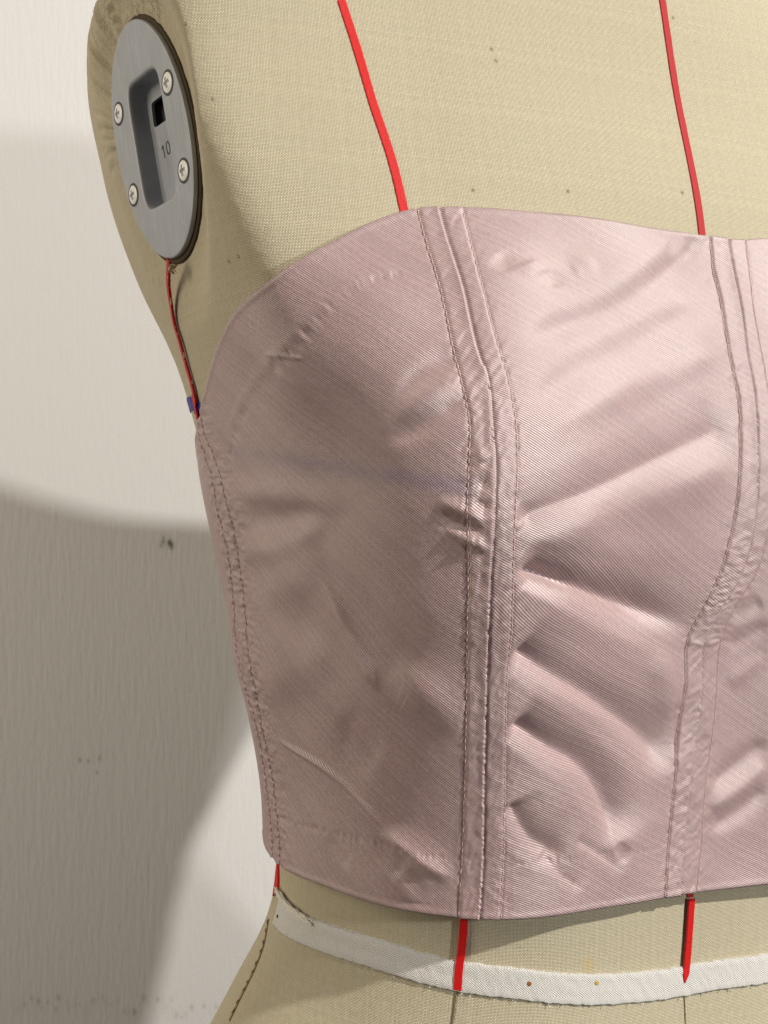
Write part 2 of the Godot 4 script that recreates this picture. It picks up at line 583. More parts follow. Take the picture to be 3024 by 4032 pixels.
func build_form() -> Node3D:
	var t := thing("dress_form", "beige linen dress form torso with a metal armhole plate at its shoulder", "dress form")
	linen_m = linen()
	var us := PackedFloat32Array()
	var u := -0.6
	while u < 0.4001:
		us.append(u)
		u += 0.0011 if u > -0.075 and u < 0.37 else 0.01
	us[us.size() - 1] = 0.4
	var ys := PackedFloat32Array()
	var y := LOW
	while y < 0.3175:
		ys.append(y)
		y += 0.0012 if y > -0.245 and y < -0.125 else 0.004 if y < 0.03 else 0.0008 if y < 0.205 else 0.004
	ys.append(0.318)
	var p := PackedVector3Array()
	var uv := PackedVector2Array()
	var uv2 := PackedVector2Array()
	var zero := 0
	for i in us.size():
		if us[i] <= 0.0:
			zero = i
	var crease := FastNoiseLite.new()
	crease.seed = 8
	crease.frequency = 1.0
	for yy in ys:
		var at := p.size()
		var run := PackedFloat32Array()
		run.resize(us.size())
		for i in us.size():
			p.append(loft(form_lut, us[i], yy))
		for i in range(zero + 1, us.size()):
			run[i] = run[i - 1] + p[at + i].distance_to(p[at + i - 1])
		for i in range(zero - 1, -1, -1):
			run[i] = run[i + 1] - p[at + i].distance_to(p[at + i + 1])
		for i in us.size():
			uv.append(Vector2(run[i], yy - 0.02 * run[i]))
			uv2.append(Vector2(us[i] + 0.1, (0.25 - yy)) * 2.0)
			if us[i] > 0.12 and us[i] < 0.4 and yy > 0.04 and yy < 0.25:
				var l := plate_local(p[at + i])
				var e := oval(l)
				var rho := Vector2(e.x / 0.0276, e.y / 0.0438).length()
				if rho < 2.6 and absf(l.z) < 0.05:
					var z := lerpf(l.z, -0.0016, 1.0 - smoothstep(1.12, 1.75, rho))
					z -= 0.013 * (1.0 - smoothstep(0.86, 0.95, rho))
					if rho > 0.95:
						var phi := atan2(e.y / 0.0438, e.x / 0.0276)
						var gather := smoothstep(0.35, 1.0, phi) * (1.0 - smoothstep(2.7, 3.3, phi))
						var ripple := crease.get_noise_2d(phi * 11.0, rho * 0.5) + 0.6 * crease.get_noise_2d(phi * 24.0 + 40.0, rho * 0.7)
						z += gather * 0.0021 * ripple * smoothstep(0.98, 1.08, rho) * (1.0 - smoothstep(1.2, 2.5, rho))
						z += 0.0002 * crease.get_noise_2d(phi * 9.0 + 80.0, rho * 2.0)
					p[at + i] += PLATE_N * (z - l.z)
	var cols := us.size()
	# stains and rust spots on the cloth, laid over the weave
	var spots := Image.create_empty(1024, 1024, false, Image.FORMAT_RGBA8)
	spots.fill(Color(1, 1, 1, 0))
	var marks := []
	for q in [Vector2(0.1954, 0.1574), Vector2(0.1914, 0.1306), Vector2(0.0759, 0.1530), Vector2(0.0772, 0.1574), Vector2(-0.0038, 0.1810), Vector2(0.0056, 0.1105), Vector2(0.0536, 0.1062), Vector2(0.2089, 0.0809), Vector2(0.2150, 0.0805), Vector2(0.0911, 0.1038)]:
		marks.append([q, 1.2, Color8(110, 72, 40, 235)])
	for i in 90:
		marks.append([Vector2(dice.randf_range(-0.06, 0.26), dice.randf_range(0.06, 0.21)), dice.randf_range(0.4, 0.7), Color8(130, 116, 86, 110)])
	for i in 30:
		marks.append([Vector2(dice.randf_range(-0.06, 0.30), dice.randf_range(-0.23, -0.14)), dice.randf_range(0.4, 0.8), Color8(120, 100, 70, 120)])
	for q in marks:
		blot(spots, q[0], q[1], q[1], q[2])
	blot(spots, Vector2(0.062, -0.1545), 7.0, 5.0, Color8(206, 176, 96, 120))
	blot(spots, Vector2(0.02, -0.185), 9.0, 9.0, Color8(190, 170, 110, 40))
	var st_tex := ImageTexture.create_from_image(spots)
	linen_m.detail_enabled = true
	linen_m.detail_uv_layer = BaseMaterial3D.DETAIL_UV_2
	linen_m.detail_blend_mode = BaseMaterial3D.BLEND_MODE_MIX
	linen_m.detail_albedo = st_tex
	put("fabric_cover", grid_mesh(p, cols, uv, Vector3(0, 0, 1), null, uv2), linen_m, t)
	# closed neck and base
	for top in [true, false]:
		var st := SurfaceTool.new()
		st.begin(Mesh.PRIMITIVE_TRIANGLES)
		var base := (ys.size() - 1) * cols if top else 0
		var mid := Vector3.ZERO
		for i in cols:
			mid += p[base + i] / cols
		for i in cols - 1:
			for v in ([p[base + i], p[base + i + 1], mid] if top else [p[base + i + 1], p[base + i], mid]):
				st.set_normal(Vector3.UP if top else Vector3.DOWN)
				st.add_vertex(v)
		put("neck_cap" if top else "base_board", st.commit(), mat(Color8(150, 130, 100), 0.6), t)
	build_plate(t)
	# stitched body seams below the waist
	var brown := mat(Color8(150, 130, 96), 0.9)
	var pale := mat(Color8(172, 158, 122), 0.9)
	seam_line("princess_seam", [Vector2(0.1411, -0.1618), Vector2(0.1417, -0.1677), Vector2(0.1421, -0.1728)], 0.0006, mat(Color8(120, 105, 80), 0.9), t)
	seam_line("center_seam", [Vector2(0.0006, -0.1696), Vector2(0.0006, -0.1752), Vector2(0.0009, -0.1799)], 0.0004, pale, t)
	var sp: Array = [Vector2(0.2961, -0.1598), Vector2(0.2883, -0.1673), Vector2(0.2859, -0.1759), Vector2(0.2859, -0.1838), Vector2(0.2853, -0.1933)]
	seam_line("side_seam", sp, 0.0011, brown, t)
	var st2 := SurfaceTool.new()
	st2.begin(Mesh.PRIMITIVE_TRIANGLES)
	var path := smooth(sp, 60)
	var k := 0
	while k < 55:
		var run3 := PackedVector3Array()
		for j in 5:
			var q := path[k + j]
			run3.append(loft(form_lut, q.x + 0.0006 * sin(j * 1.4 + k), q.y) + loft_normal(form_lut, q.x, q.y) * (0.0001 + 0.0005 * sin(PI * j / 4.0)))
		tube_into(st2, run3, 0.0003, 6, true)
		k += 5 + (k * 7) % 3
	put("side_seam_thread", st2.commit(), mat(Color8(140, 120, 86), 0.9), t)
	return t


func blot(im: Image, at: Vector2, rx: float, ry: float, c: Color) -> void:
	var cx := (at.x + 0.1) * 2.0 * 1024
	var cy := (0.25 - at.y) * 2.0 * 1024
	for yy in range(int(cy - ry * 2 - 1), int(cy + ry * 2 + 2)):
		for xx in range(int(cx - rx * 2 - 1), int(cx + rx * 2 + 2)):
			if xx < 0 or yy < 0 or xx > 1023 or yy > 1023:
				continue
			var dx := (xx - cx) / rx
			var dy := (yy - cy) / ry
			var wob := 1.0 + 0.5 * grain.get_noise_2d(xx * 40.0, yy * 40.0)
			var k := exp(-(dx * dx + dy * dy) * wob)
			var old := im.get_pixel(xx, yy)
			var a := c.a * k
			if a > old.a:
				im.set_pixel(xx, yy, Color(c.r, c.g, c.b, a))


func seam_line(called: String, pts: Array, w: float, m: Material, parent: Node3D) -> void:
	put(called, band(form_lut, smooth(pts, 60), w, 0.0002, 0.0002), m, parent)


func slot_outline(phi: float, k: float) -> Vector2:
	var c := cos(phi)
	var s := sin(phi)
	var x := signf(c) * pow(absf(c), 0.3) * k
	var y := signf(s) * pow(absf(s), 0.3)
	y *= (23.1 - (1.0 - k) * 14.0) / 23.1
	return Vector2(1.75 + 12.7 * x - 1.6 * y, -1.2 + 23.1 * y) * 0.001


func hole_outline(phi: float, k: float) -> Vector2:
	var c := cos(phi)
	var s := sin(phi)
	return Vector2(0.2 + 8.5 * k * signf(c) * pow(absf(c), 0.22), 11.2 + 4.6 * k * signf(s) * pow(absf(s), 0.22)) * 0.001


func oval_outline(phi: float, k: float) -> Vector2:
	var e := Vector2(0.0276 * cos(phi), 0.0438 * sin(phi)) * k
	return Vector2(0.00117 + e.x * 0.974 - e.y * 0.2265, -0.00094 + e.x * 0.2265 + e.y * 0.974)


func on_plate(v: Vector2, z: float) -> Vector3:
	return PLATE_AT + PLATE_H * v.x + PLATE_V * v.y + PLATE_N * z


func plate_rings(rings: Array, n: int) -> ArrayMesh:   # each ring: [kind, scale, z, blend]
	var p := PackedVector3Array()
	var uv := PackedVector2Array()
	for r in rings:
		for i in n + 1:
			var phi := TAU * (i % n) / n
			var v: Vector2
			match r[0]:
				0: v = oval_outline(phi, r[1])
				1: v = oval_outline(phi, 0.985).lerp(slot_outline(phi, 1.1), r[1])
				2: v = slot_outline(phi, r[1])
				3: v = slot_outline(phi, 0.84).lerp(hole_outline(phi, 1.0), r[1])
				4: v = hole_outline(phi, r[1])
			p.append(on_plate(v, r[2] * 0.001))
			uv.append(v + Vector2(0.045, 0.045))
	return grid_mesh(p, n + 1, uv, PLATE_N, null, null, true)


func build_plate(form: Node3D) -> void:
	var alu := aluminium()
	# a dark felt pad shows as a thin rim behind the metal
	put("backing_pad", plate_rings([[0, 1.0, -3.0], [0, 1.045, -2.6], [0, 1.05, -1.2], [0, 1.03, -0.7], [0, 0.94, -0.6]], 120), mat(Color8(74, 62, 44), 0.95), form)
	var rings := [[0, 1.0, -0.5], [0, 1.0, 0.7], [0, 0.996, 1.05], [0, 0.985, 1.2]]
	for k in range(1, 7):
		rings.append([1, k / 6.0, 1.2])
	rings.append_array([[2, 1.05, 1.18], [2, 1.02, 1.05], [2, 0.99, 0.7], [2, 0.97, 0.0], [2, 0.955, -1.2], [2, 0.94, -3.5], [2, 0.92, -5.0], [2, 0.905, -5.6], [2, 0.885, -5.9], [2, 0.84, -6.0]])
	for k in range(1, 5):
		rings.append([3, k / 4.0, -6.0])
	rings.append_array([[4, 0.99, -6.1], [4, 0.98, -7.2]])
	var plate := put("armhole_plate", plate_rings(rings, 144), alu, form)
	put("socket", plate_rings([[4, 0.985, -7.2], [4, 0.97, -9.6], [4, 0.6, -11.0], [4, 0.3, -9.4], [4, 0.02, -10.6]], 48), mat(Color8(26, 22, 20), 0.6), plate)
	var screw_mesh := make_screw()
	var bright := mat(Color8(246, 246, 244), 0.45)
	bright.metallic = 0.05
	var sink := mat(Color8(58, 58, 60), 0.6)
	var spots := [Vector2(19.4, 12.9), Vector2(-20.9, 15.2), Vector2(22.6, -17.7), Vector2(-17.6, -15.7)]
	for i in 4:
		var at := on_plate(spots[i] * 0.001, 0.0012)
		var o := put("screw", screw_mesh, bright, plate)
		o.transform = Transform3D(Basis(PLATE_H, PLATE_V, PLATE_N) * Basis(Vector3(0, 0, 1), [0.1, -0.05, 0.02, 0.12][i]), at)
		var st := SurfaceTool.new()
		st.begin(Mesh.PRIMITIVE_TRIANGLES)
		var prof := [[0.0026, 0.0001], [0.0034, 0.00012], [0.0040, 0.00016], [0.0043, 0.00004]]
		for j in 40:
			for r in 3:
				var q := []
				for cc in [[j, r], [j + 1, r], [j + 1, r + 1], [j, r + 1]]:
					var ang: float = TAU * cc[0] / 40.0
					q.append(Vector3(cos(ang) * prof[cc[1]][0], sin(ang) * prof[cc[1]][0], prof[cc[1]][1]))
				for k in [0, 1, 2, 0, 2, 3]:
					st.set_normal(Vector3(0, 0, 1))
					st.add_vertex(q[k])
		var ring := put("countersink", st.commit(), sink, plate)
		ring.transform = Transform3D(Basis(PLATE_H, PLATE_V, PLATE_N), at)
	var ink := TextMesh.new()
	ink.text = "10-"
	var f := SystemFont.new()
	f.font_names = PackedStringArray(["Droid Sans"])
	ink.font = f
	ink.font_size = 32
	ink.pixel_size = 0.0002
	ink.depth = 0.00008
	var mark := put("ink_number", ink, mat(Color8(56, 56, 58), 0.7), plate)
	mark.transform = Transform3D(Basis(PLATE_H, PLATE_V, PLATE_N) * Basis(Vector3(0, 0, 1), 0.1), on_plate(Vector2(-0.2, -3.2) * 0.001, -0.00595))


func make_screw() -> ArrayMesh:
	var p := PackedVector3Array()
	var uv := PackedVector2Array()
	var n := 72
	var big := 0.0034
	for r in 22:
		var rad := big * r / 20.0
		for i in n + 1:
			var ang := TAU * (i % n) / n
			var v := Vector2(cos(ang), sin(ang)) * minf(rad, big)
			var k := minf(rad, big) / big
			var z := 0.0007 * (1.0 - k * k) + 0.0002
			var a := absf(v.x)
			var b := absf(v.y)
			var arm := maxf(minf(smoothstep(0.00055, 0.00035, a), smoothstep(0.0019, 0.0016, b)), minf(smoothstep(0.00055, 0.00035, b), smoothstep(0.0019, 0.0016, a)))
			z -= 0.0018 * arm
			if r == 21:
				z = -0.0004
			p.append(Vector3(v.x, v.y, z))
			uv.append(v)
	return grid_mesh(p, n + 1, uv, Vector3(0, 0, 1), null, null, true)


# ---------------------------------------------------------------- the corset
func panel(id: int, called: String, ua, ub, cols: int, rows: int, slant: float, m: Material, parent: Node3D, lap := false) -> void:
	var nc := cols + 5
	var nr := rows + 5
	var total := nc * nr
	var base := PackedVector3Array()
	var us := PackedFloat32Array()
	var ys := PackedFloat32Array()
	var hh := PackedFloat32Array()
	base.resize(total)
	us.resize(total)
	ys.resize(total)
	hh.resize(total)
	for r in nr:
		var v := clampf(float(r - 2) / rows, 0, 1)
		for c in nc:
			var t := clampf(float(c - 2) / cols, 0, 1)
			var y := lerpf(HEM, 0.06, v)
			var u := 0.0
			for pass_no in 3:
				var a: float = seam_u(ua, y) if ua is String else ua
				var b: float = seam_u(ub, y) if ub is String else ub
				u = lerpf(a, b, t)
				y = lerpf(HEM, top_y(u), v)
			if c == 1: u -= 0.0002
			elif c == 0: u += 0.0015
			elif c == nc - 2: u += 0.0012
			elif c == nc - 1: u += 0.004
			if r == 0: y += 0.006
			elif r == nr - 1: y -= 0.006
			var i := r * nc + c
			us[i] = u
			ys[i] = y
			base[i] = loft(cors_lut, u, y)
	var nrm := PackedVector3Array()
	nrm.resize(total)
	for r in nr:
		for c in nc:
			var i := r * nc + c
			var ra := clampi(r, 3, nr - 4)
			var ca := clampi(c, 3, nc - 4)
			var j := ra * nc + ca
			nrm[i] = (base[j + nc] - base[j - nc]).cross(base[j + 1] - base[j - 1]).normalized()
	# the soft irregularity of stitched cloth
	for i in total:
		var u := us[i]
		var y := ys[i]
		var b := base[i]
		var h := 0.0009 * drape.get_noise_3d(b.x, b.y, b.z) + 0.00004 * grain.get_noise_3d(b.x * 3600.0, b.y * 3600.0, b.z * 3600.0)
		if id <= 2:
			for s in ([["PS", "PL", "PR"]] if id == 0 else [["PS", "PL", "PR"], ["CS", "CL", "CR"]] if id == 1 else [["CS", "CL", "CR"]]):
				var us0 := seam_u(s[0], y)
				var d := u - us0
				var half := absf(seam_u(s[1] if d > 0 else s[2], y) - us0)
				var x := absf(d) / half
				var inside := 1.0 - smoothstep(0.85, 1.06, x)
				h += inside * (0.00055 if d > 0 else 0.00025)
				if d > 0:
					h += 0.0004 * exp(-pow(x / 0.25, 2.0))
				else:
					h -= 0.0006 * exp(-pow(x / 0.12, 2.0))
				h -= 0.00022 * exp(-pow((x - 1.0) / 0.07, 2.0))
				if x < 1.9:
					var fade := 1.0 - smoothstep(0.9, 1.9, x)
					var lump := pucker.get_noise_2d(y * 230.0 + d * 160.0, d * 130.0 + us0 * 900.0)
					h += lump * fade * (0.0003 if d > 0 else 0.00024) * (0.55 + 0.45 * smoothstep(0.07, 0.03, y))
		if id == 0 or id == 3:
			for s in ["SA", "SB"]:
				var d := u - seam_u(s, y)
				if absf(d) < 0.03:
					h -= 0.0005 * exp(-pow(d / 0.0016, 2.0))
					h += 0.0005 * pucker.get_noise_2d(y * 260.0 + 50.0, d * 100.0) * exp(-pow(d / 0.012, 2.0))
		# folded edges at top and hem are a little thicker
		h += 0.00022 * (exp(-pow((y - HEM - 0.0010) / 0.0009, 2.0)) + exp(-pow((top_y(u) - y - 0.0010) / 0.0009, 2.0)))
		hh[i] = h
	for f in (folds[id] if folds.has(id) else []):
		var path := smooth(f[3], 4 * (f[3].size() - 1))
		var flat := PackedVector2Array()
		var below: float = f[5]
		var pts := PackedVector3Array()
		var lo := Vector2(9, 9)
		var hi := Vector2(-9, -9)
		for q in path:
			pts.append(loft(cors_lut, q.x, q.y))
			flat.append(q)
			lo = lo.min(q)
			hi = hi.max(q)
		var w: float = f[1]
		lo -= Vector2(w * 2.6 / 0.5, w * 2.4)
		hi += Vector2(w * 2.6 / 0.5, w * 2.4)
		var ns := pts.size() - 1
		for i in total:
			var y := ys[i]
			if y < lo.y or y > hi.y or us[i] < lo.x or us[i] > hi.x:
				continue
			var b := base[i]
			var best := 1e9
			var at := 0.0
			for k in ns:
				var s0 := pts[k]
				var e := pts[k + 1] - s0
				var g := clampf((b - s0).dot(e) / e.length_squared(), 0.0, 1.0)
				var dd := b.distance_squared_to(s0 + e * g)
				if dd < best:
					best = dd
					at = (k + g) / ns
			var sp: float = f[4]
			var w_side := w
			if below > 0.0:
				var kk := at * ns
				var ki := mini(int(kk), ns - 1)
				var foot := flat[ki].lerp(flat[ki + 1], kk - ki)
				if (y - foot.y) * 0.64 - (us[i] - foot.x) * 0.45 < 0.0:
					w_side = below
			var ww := w_side * (lerpf(1.0 - sp, 1.0 + sp * 0.5, at) if sp > 0.0 else 0.55 + 0.55 * sin(PI * clampf(at, 0.0, 1.0)))
			var x := sqrt(best) / ww
			if x > 2.6:
				continue
			var tp: float = f[2]
			var wave := 0.5 + 1.3 * pucker.get_noise_2d(at * 30.0, w * 9999.0) if below < 0.0 else 1.0 + 0.2 * pucker.get_noise_2d(at * 2.0 + w * 999.0, f[0] * 9999.0)
			hh[i] += f[0] * (exp(-x * x) if below <= 0.0 else exp(-sqrt(x * x + 0.12) * 1.4 + 0.485)) * (1.0 - smoothstep(1.5, 2.6, x)) * smoothstep(0.0, tp * (0.35 if sp > 0.0 else 1.0), at) * (1.0 - smoothstep(1.0 - tp, 1.0, at)) * wave
	var p := PackedVector3Array()
	var uv := PackedVector2Array()
	var col := PackedColorArray()
	p.resize(total)
	uv.resize(total)
	col.resize(total)
	var blue: Array = [Vector2(0.2535, 0.0211), Vector2(0.2235, 0.0179), Vector2(0.2018, 0.0151), Vector2(0.1731, 0.0124), Vector2(0.1465, 0.0100), Vector2(0.1269, 0.0084), Vector2(0.1157, 0.0077)]
	var bl := PackedVector3Array()
	for q in smooth(blue, 60):
		bl.append(loft(cors_lut, q.x, q.y))
	var ca := cos(slant)
	var sa := sin(slant)
	for r in nr:
		var run := 0.0
		for c in nc:
			var i := r * nc + c
			var h := hh[i]
			if c == 1: h -= 0.0008 if lap else 0.0003
			elif c == 0: h -= 0.0011
			elif c >= nc - 2: h -= 0.0007
			if r == 1 or r == nr - 2: h -= 0.0010
			elif r == 0 or r == nr - 1: h -= 0.0013
			p[i] = base[i] + nrm[i] * h
			if c > 0:
				run += base[i].distance_to(base[i - 1])
			var yv := ys[i] - HEM
			var bend := 0.0014 * drape.get_noise_2d(run * 0.9 + id * 0.7, yv * 0.9)
			uv[i] = Vector2(run * ca + yv * sa, -run * sa + yv * ca + bend)
			var tint := Color(1, 1, 1)
			if id == 0 and ys[i] > -0.02 and ys[i] < 0.04:   # the blue tape under the thin cloth stains it
				var best := 1e9
				for q in bl:
					best = minf(best, q.distance_squared_to(base[i]))
				tint = tint.lerp(Color(0.66, 0.72, 0.93), 0.6 * exp(-best / (0.003 * 0.003)) * smoothstep(0.30, 0.2, us[i]))
			col[i] = tint
	panels[id] = [p, nc, rows, cols, ua, ub, nrm]
	put(called, grid_mesh(p, nc, uv, nrm[(nr / 2) * nc + nc / 2], col), m, parent)


func on_panel(id: int, u: float, y: float) -> Vector3:
	var d: Array = panels[id]
	var a: float = seam_u(d[4], y) if d[4] is String else d[4]
	var b: float = seam_u(d[5], y) if d[5] is String else d[5]
	var t: float = clampf((u - a) / (b - a), 0.0, 0.9999) * d[3]
	var v: float = clampf((y - HEM) / (top_y(u) - HEM), 0.0, 0.9999) * d[2]
	var c := int(t)
	var r := int(v)
	var p: PackedVector3Array = d[0]
	var nc: int = d[1]
	var i := (r + 2) * nc + c + 2
	return p[i].lerp(p[i + 1], t - c).lerp(p[i + nc].lerp(p[i + nc + 1], t - c), v - r)


func topstitch(id: int, line: String, m: Material, parent: Node3D) -> void:
	var st := SurfaceTool.new()
	st.begin(Mesh.PRIMITIVE_TRIANGLES)
	var y := HEM + 0.0006
	while y < 0.13:
		var run := PackedVector3Array()
		var u := seam_u(line, y)
		if y > top_y(u) - 0.0022:
			break
		var wob := dice.randf_range(-0.00012, 0.00012)
		for j in 4:
			var yy := y + 0.0019 * j / 3.0
			u = seam_u(line, yy)
			var n := loft_normal(cors_lut, u, yy)
			run.append(on_panel(id, u, yy) + n * (0.00028 * sin(PI * j / 3.0) + 0.00008) + Vector3(wob, 0, 0))
		tube_into(st, run, 0.00014, 5, true)
		y += 0.00235
	put("topstitching", st.commit(), m, parent)


func build_corset() -> void:
	var t := thing("corset", "strapless pale pink twill corset top fitted on the dress form", "corset")
	store_seam("PS", [PackedFloat32Array([-0.1295, -0.1149, -0.0912, -0.0526, -0.0396, -0.0180, -0.0010, 0.0163, 0.0277, 0.0368, 0.0510, 0.0585, 0.0671, 0.0746, 0.0821, 0.0947]), PackedFloat32Array([0.1134, 0.1113, 0.1100, 0.1076, 0.1069, 0.1059, 0.1042, 0.1022, 0.1019, 0.1012, 0.1036, 0.1042, 0.1046, 0.1056, 0.1066, 0.1076])])
	store_seam("PL", [PackedFloat32Array([-0.1298, -0.1153, -0.0916, -0.0526, -0.0396, -0.0180, 0.0025, 0.0183, 0.0266, 0.0368, 0.0510, 0.0632, 0.0735, 0.0845, 0.0939]), PackedFloat32Array([0.1259, 0.1238, 0.1211, 0.1177, 0.1171, 0.1164, 0.1161, 0.1130, 0.1113, 0.1123, 0.1137, 0.1140, 0.1147, 0.1157, 0.1161])])
	store_seam("PR", [PackedFloat32Array([-0.1295, -0.1149, -0.0912, -0.0526, -0.0396, -0.0183, -0.0042, 0.0092, 0.0266, 0.0392, 0.0514, 0.0648, 0.0742, 0.0829, 0.0955]), PackedFloat32Array([0.1012, 0.0995, 0.0982, 0.0968, 0.0955, 0.0948, 0.0944, 0.0924, 0.0911, 0.0921, 0.0948, 0.0965, 0.0975, 0.0978, 0.0982])])
	store_seam("CS", [PackedFloat32Array([-0.1322, -0.1188, -0.1070, -0.0948, -0.0786, -0.0585, -0.0444, -0.0341, -0.0247, -0.0128, 0.0029, 0.0262, 0.0435, 0.0553, 0.0664, 0.0762, 0.0872, 0.0935]), PackedFloat32Array([0.0087, 0.0073, 0.0056, 0.0043, 0.0023, 0.0006, 0.0009, -0.0038, -0.0096, -0.0133, -0.0143, -0.0140, -0.0133, -0.0116, -0.0106, -0.0096, -0.0086, -0.0082])])
	store_seam("CL", [PackedFloat32Array([-0.1314, -0.1125, -0.0964, -0.0802, -0.0581, -0.0440, -0.0306, -0.0203, -0.0101, 0.0069, 0.0238, 0.0392, 0.0443, 0.0605, 0.0727, 0.0813, 0.0932]), PackedFloat32Array([0.0168, 0.0147, 0.0127, 0.0114, 0.0087, 0.0090, 0.0026, -0.0021, -0.0048, -0.0065, -0.0069, -0.0065, -0.0055, -0.0028, -0.0018, -0.0005, 0.0002])])
	store_seam("CR", [PackedFloat32Array([-0.1326, -0.1157, -0.0979, -0.0810, -0.0589, -0.0487, -0.0412, -0.0310, -0.0223, -0.0152, -0.0053, 0.0088, 0.0289, 0.0459, 0.0597, 0.0683, 0.0833, 0.0939]), PackedFloat32Array([-0.0008, -0.0035, -0.0045, -0.0069, -0.0075, -0.0072, -0.0082, -0.0126, -0.0180, -0.0204, -0.0211, -0.0207, -0.0204, -0.0194, -0.0173, -0.0160, -0.0160, -0.0163])])
	store_seam("SA", [PackedFloat32Array([-0.1306, -0.1125, -0.0944, -0.0794, -0.0633, -0.0566, -0.0377, -0.0187, -0.0053, 0.0080, 0.0140, 0.0195, 0.0281, 0.0356]), PackedFloat32Array([0.2677, 0.2697, 0.2711, 0.2717, 0.2697, 0.2701, 0.2687, 0.2684, 0.2660, 0.2684, 0.2690, 0.2714, 0.2765, 0.2765])])
	store_seam("SB", [PackedFloat32Array([-0.1306, -0.1220, -0.1050, -0.0822, -0.0648, -0.0487, -0.0341, -0.0105, -0.0002, 0.0151, 0.0211]), PackedFloat32Array([0.2802, 0.2812, 0.2822, 0.2802, 0.2839, 0.2866, 0.2829, 0.2795, 0.2802, 0.2802, 0.2842])])
	var hem_side := PackedFloat32Array()
	for i in 300:
		hem_side.append(seam["SB"][i] + 0.004)
	seam["SS"] = hem_side
	var tops: Array = [PackedFloat32Array([-0.6000, -0.4000, -0.3300, -0.2795, -0.2670, -0.2518, -0.2400, -0.2278, -0.2116, -0.1941, -0.1721, -0.1542, -0.1363, -0.1201, -0.1076, -0.0982, -0.0853, -0.0711, -0.0536, -0.0353, -0.0221, -0.0164, -0.0082, 0.0006, 0.0164, 0.0353, 0.0536, 0.0711, 0.0853, 0.0982, 0.1076, 0.1201, 0.1363, 0.1542, 0.1721, 0.1941, 0.2116, 0.2278, 0.2400, 0.2518, 0.2670, 0.2795, 0.3300, 0.4000, 0.6000]), PackedFloat32Array([0.0204, 0.0204, 0.0224, 0.0344, 0.0411, 0.0490, 0.0553, 0.0608, 0.0656, 0.0695, 0.0758, 0.0817, 0.0884, 0.0932, 0.0947, 0.0955, 0.0959, 0.0959, 0.0955, 0.0947, 0.0947, 0.0939, 0.0935, 0.0935, 0.0939, 0.0947, 0.0955, 0.0959, 0.0959, 0.0955, 0.0947, 0.0932, 0.0884, 0.0817, 0.0758, 0.0695, 0.0656, 0.0608, 0.0553, 0.0490, 0.0411, 0.0344, 0.0224, 0.0204, 0.0204])]
	for i in 2401:
		top_lut.append(herm(tops[0], tops[1], -0.6 + i * 0.0005))
	fold(1, -6.20, 9.00, 0.36, 0.55, 4.50, [Vector2(0.0941, -0.0172), Vector2(0.0799, -0.0203), Vector2(0.0624, -0.0247), Vector2(0.0445, -0.0298), Vector2(0.0235, -0.0353), Vector2(-0.0005, -0.0408)])
	fold(1, 0.35, 1.10, 0.20, 0.00, 0.00, [Vector2(0.0097, -0.0440), Vector2(0.0023, -0.0451), Vector2(-0.0011, -0.0451)])
	fold(2, 0.35, 1.10, 0.20, 0.00, 0.00, [Vector2(0.0046, -0.0451), Vector2(-0.0011, -0.0451), Vector2(-0.0065, -0.0444)])
	fold(1, -4.80, 10.00, 0.16, 0.40, 5.00, [Vector2(0.0944, -0.0424), Vector2(0.0759, -0.0507), Vector2(0.0556, -0.0597), Vector2(0.0316, -0.0735), Vector2(0.0114, -0.0885)])
	fold(1, -4.50, 9.00, 0.18, 0.30, 4.00, [Vector2(0.0961, -0.0660), Vector2(0.0752, -0.0759), Vector2(0.0590, -0.0834), Vector2(0.0472, -0.0952), Vector2(0.0414, -0.1125)])
	fold(1, -2.80, 6.50, 0.35, 0.20, 3.50, [Vector2(0.0965, -0.0924), Vector2(0.0911, -0.0995), Vector2(0.0840, -0.1062), Vector2(0.0745, -0.1105), Vector2(0.0641, -0.1133)])
	fold(1, -0.80, 4.00, 0.25, 0.20, 1.50, [Vector2(0.0620, -0.1078), Vector2(0.0492, -0.1145), Vector2(0.0374, -0.1220)])
	fold(1, -0.80, 3.50, 0.25, 0.20, 1.50, [Vector2(0.0792, -0.1113), Vector2(0.0688, -0.1192), Vector2(0.0580, -0.1255)])
	fold(1, -1.80, 6.00, 0.20, 0.30, 5.00, [Vector2(0.0948, -0.0026), Vector2(0.0661, 0.0049), Vector2(0.0350, 0.0155), Vector2(0.0093, 0.0246), Vector2(-0.0035, 0.0285)])
	fold(1, 1.00, 5.00, 0.30, 0.00, 0.00, [Vector2(0.0269, -0.0451), Vector2(0.0188, -0.0581), Vector2(0.0154, -0.0711)])
	fold(1, -1.30, 5.00, 0.20, 0.00, 0.00, [Vector2(0.0009, 0.0912), Vector2(0.0225, 0.0786), Vector2(0.0438, 0.0652), Vector2(0.0637, 0.0581), Vector2(0.0857, 0.0518)])
	fold(1, 0.70, 6.00, 0.30, 0.00, 0.00, [Vector2(0.0110, 0.0904), Vector2(0.0428, 0.0723), Vector2(0.0728, 0.0612)])
	fold(1, -0.80, 5.00, 0.25, 0.00, 0.00, [Vector2(-0.0028, 0.0711), Vector2(0.0310, 0.0577), Vector2(0.0624, 0.0435), Vector2(0.0877, 0.0297)])
	fold(1, 0.80, 5.00, 0.25, 0.00, 0.00, [Vector2(-0.0011, 0.0534), Vector2(0.0330, 0.0423), Vector2(0.0890, 0.0199)])
	fold(1, 1.20, 7.00, 0.25, 0.00, 0.00, [Vector2(-0.0065, 0.0163), Vector2(0.0350, 0.0045), Vector2(0.0928, -0.0109)])
	fold(1, -0.50, 3.50, 0.30, 0.00, 0.00, [Vector2(0.0880, 0.0802), Vector2(0.0840, 0.0735)])
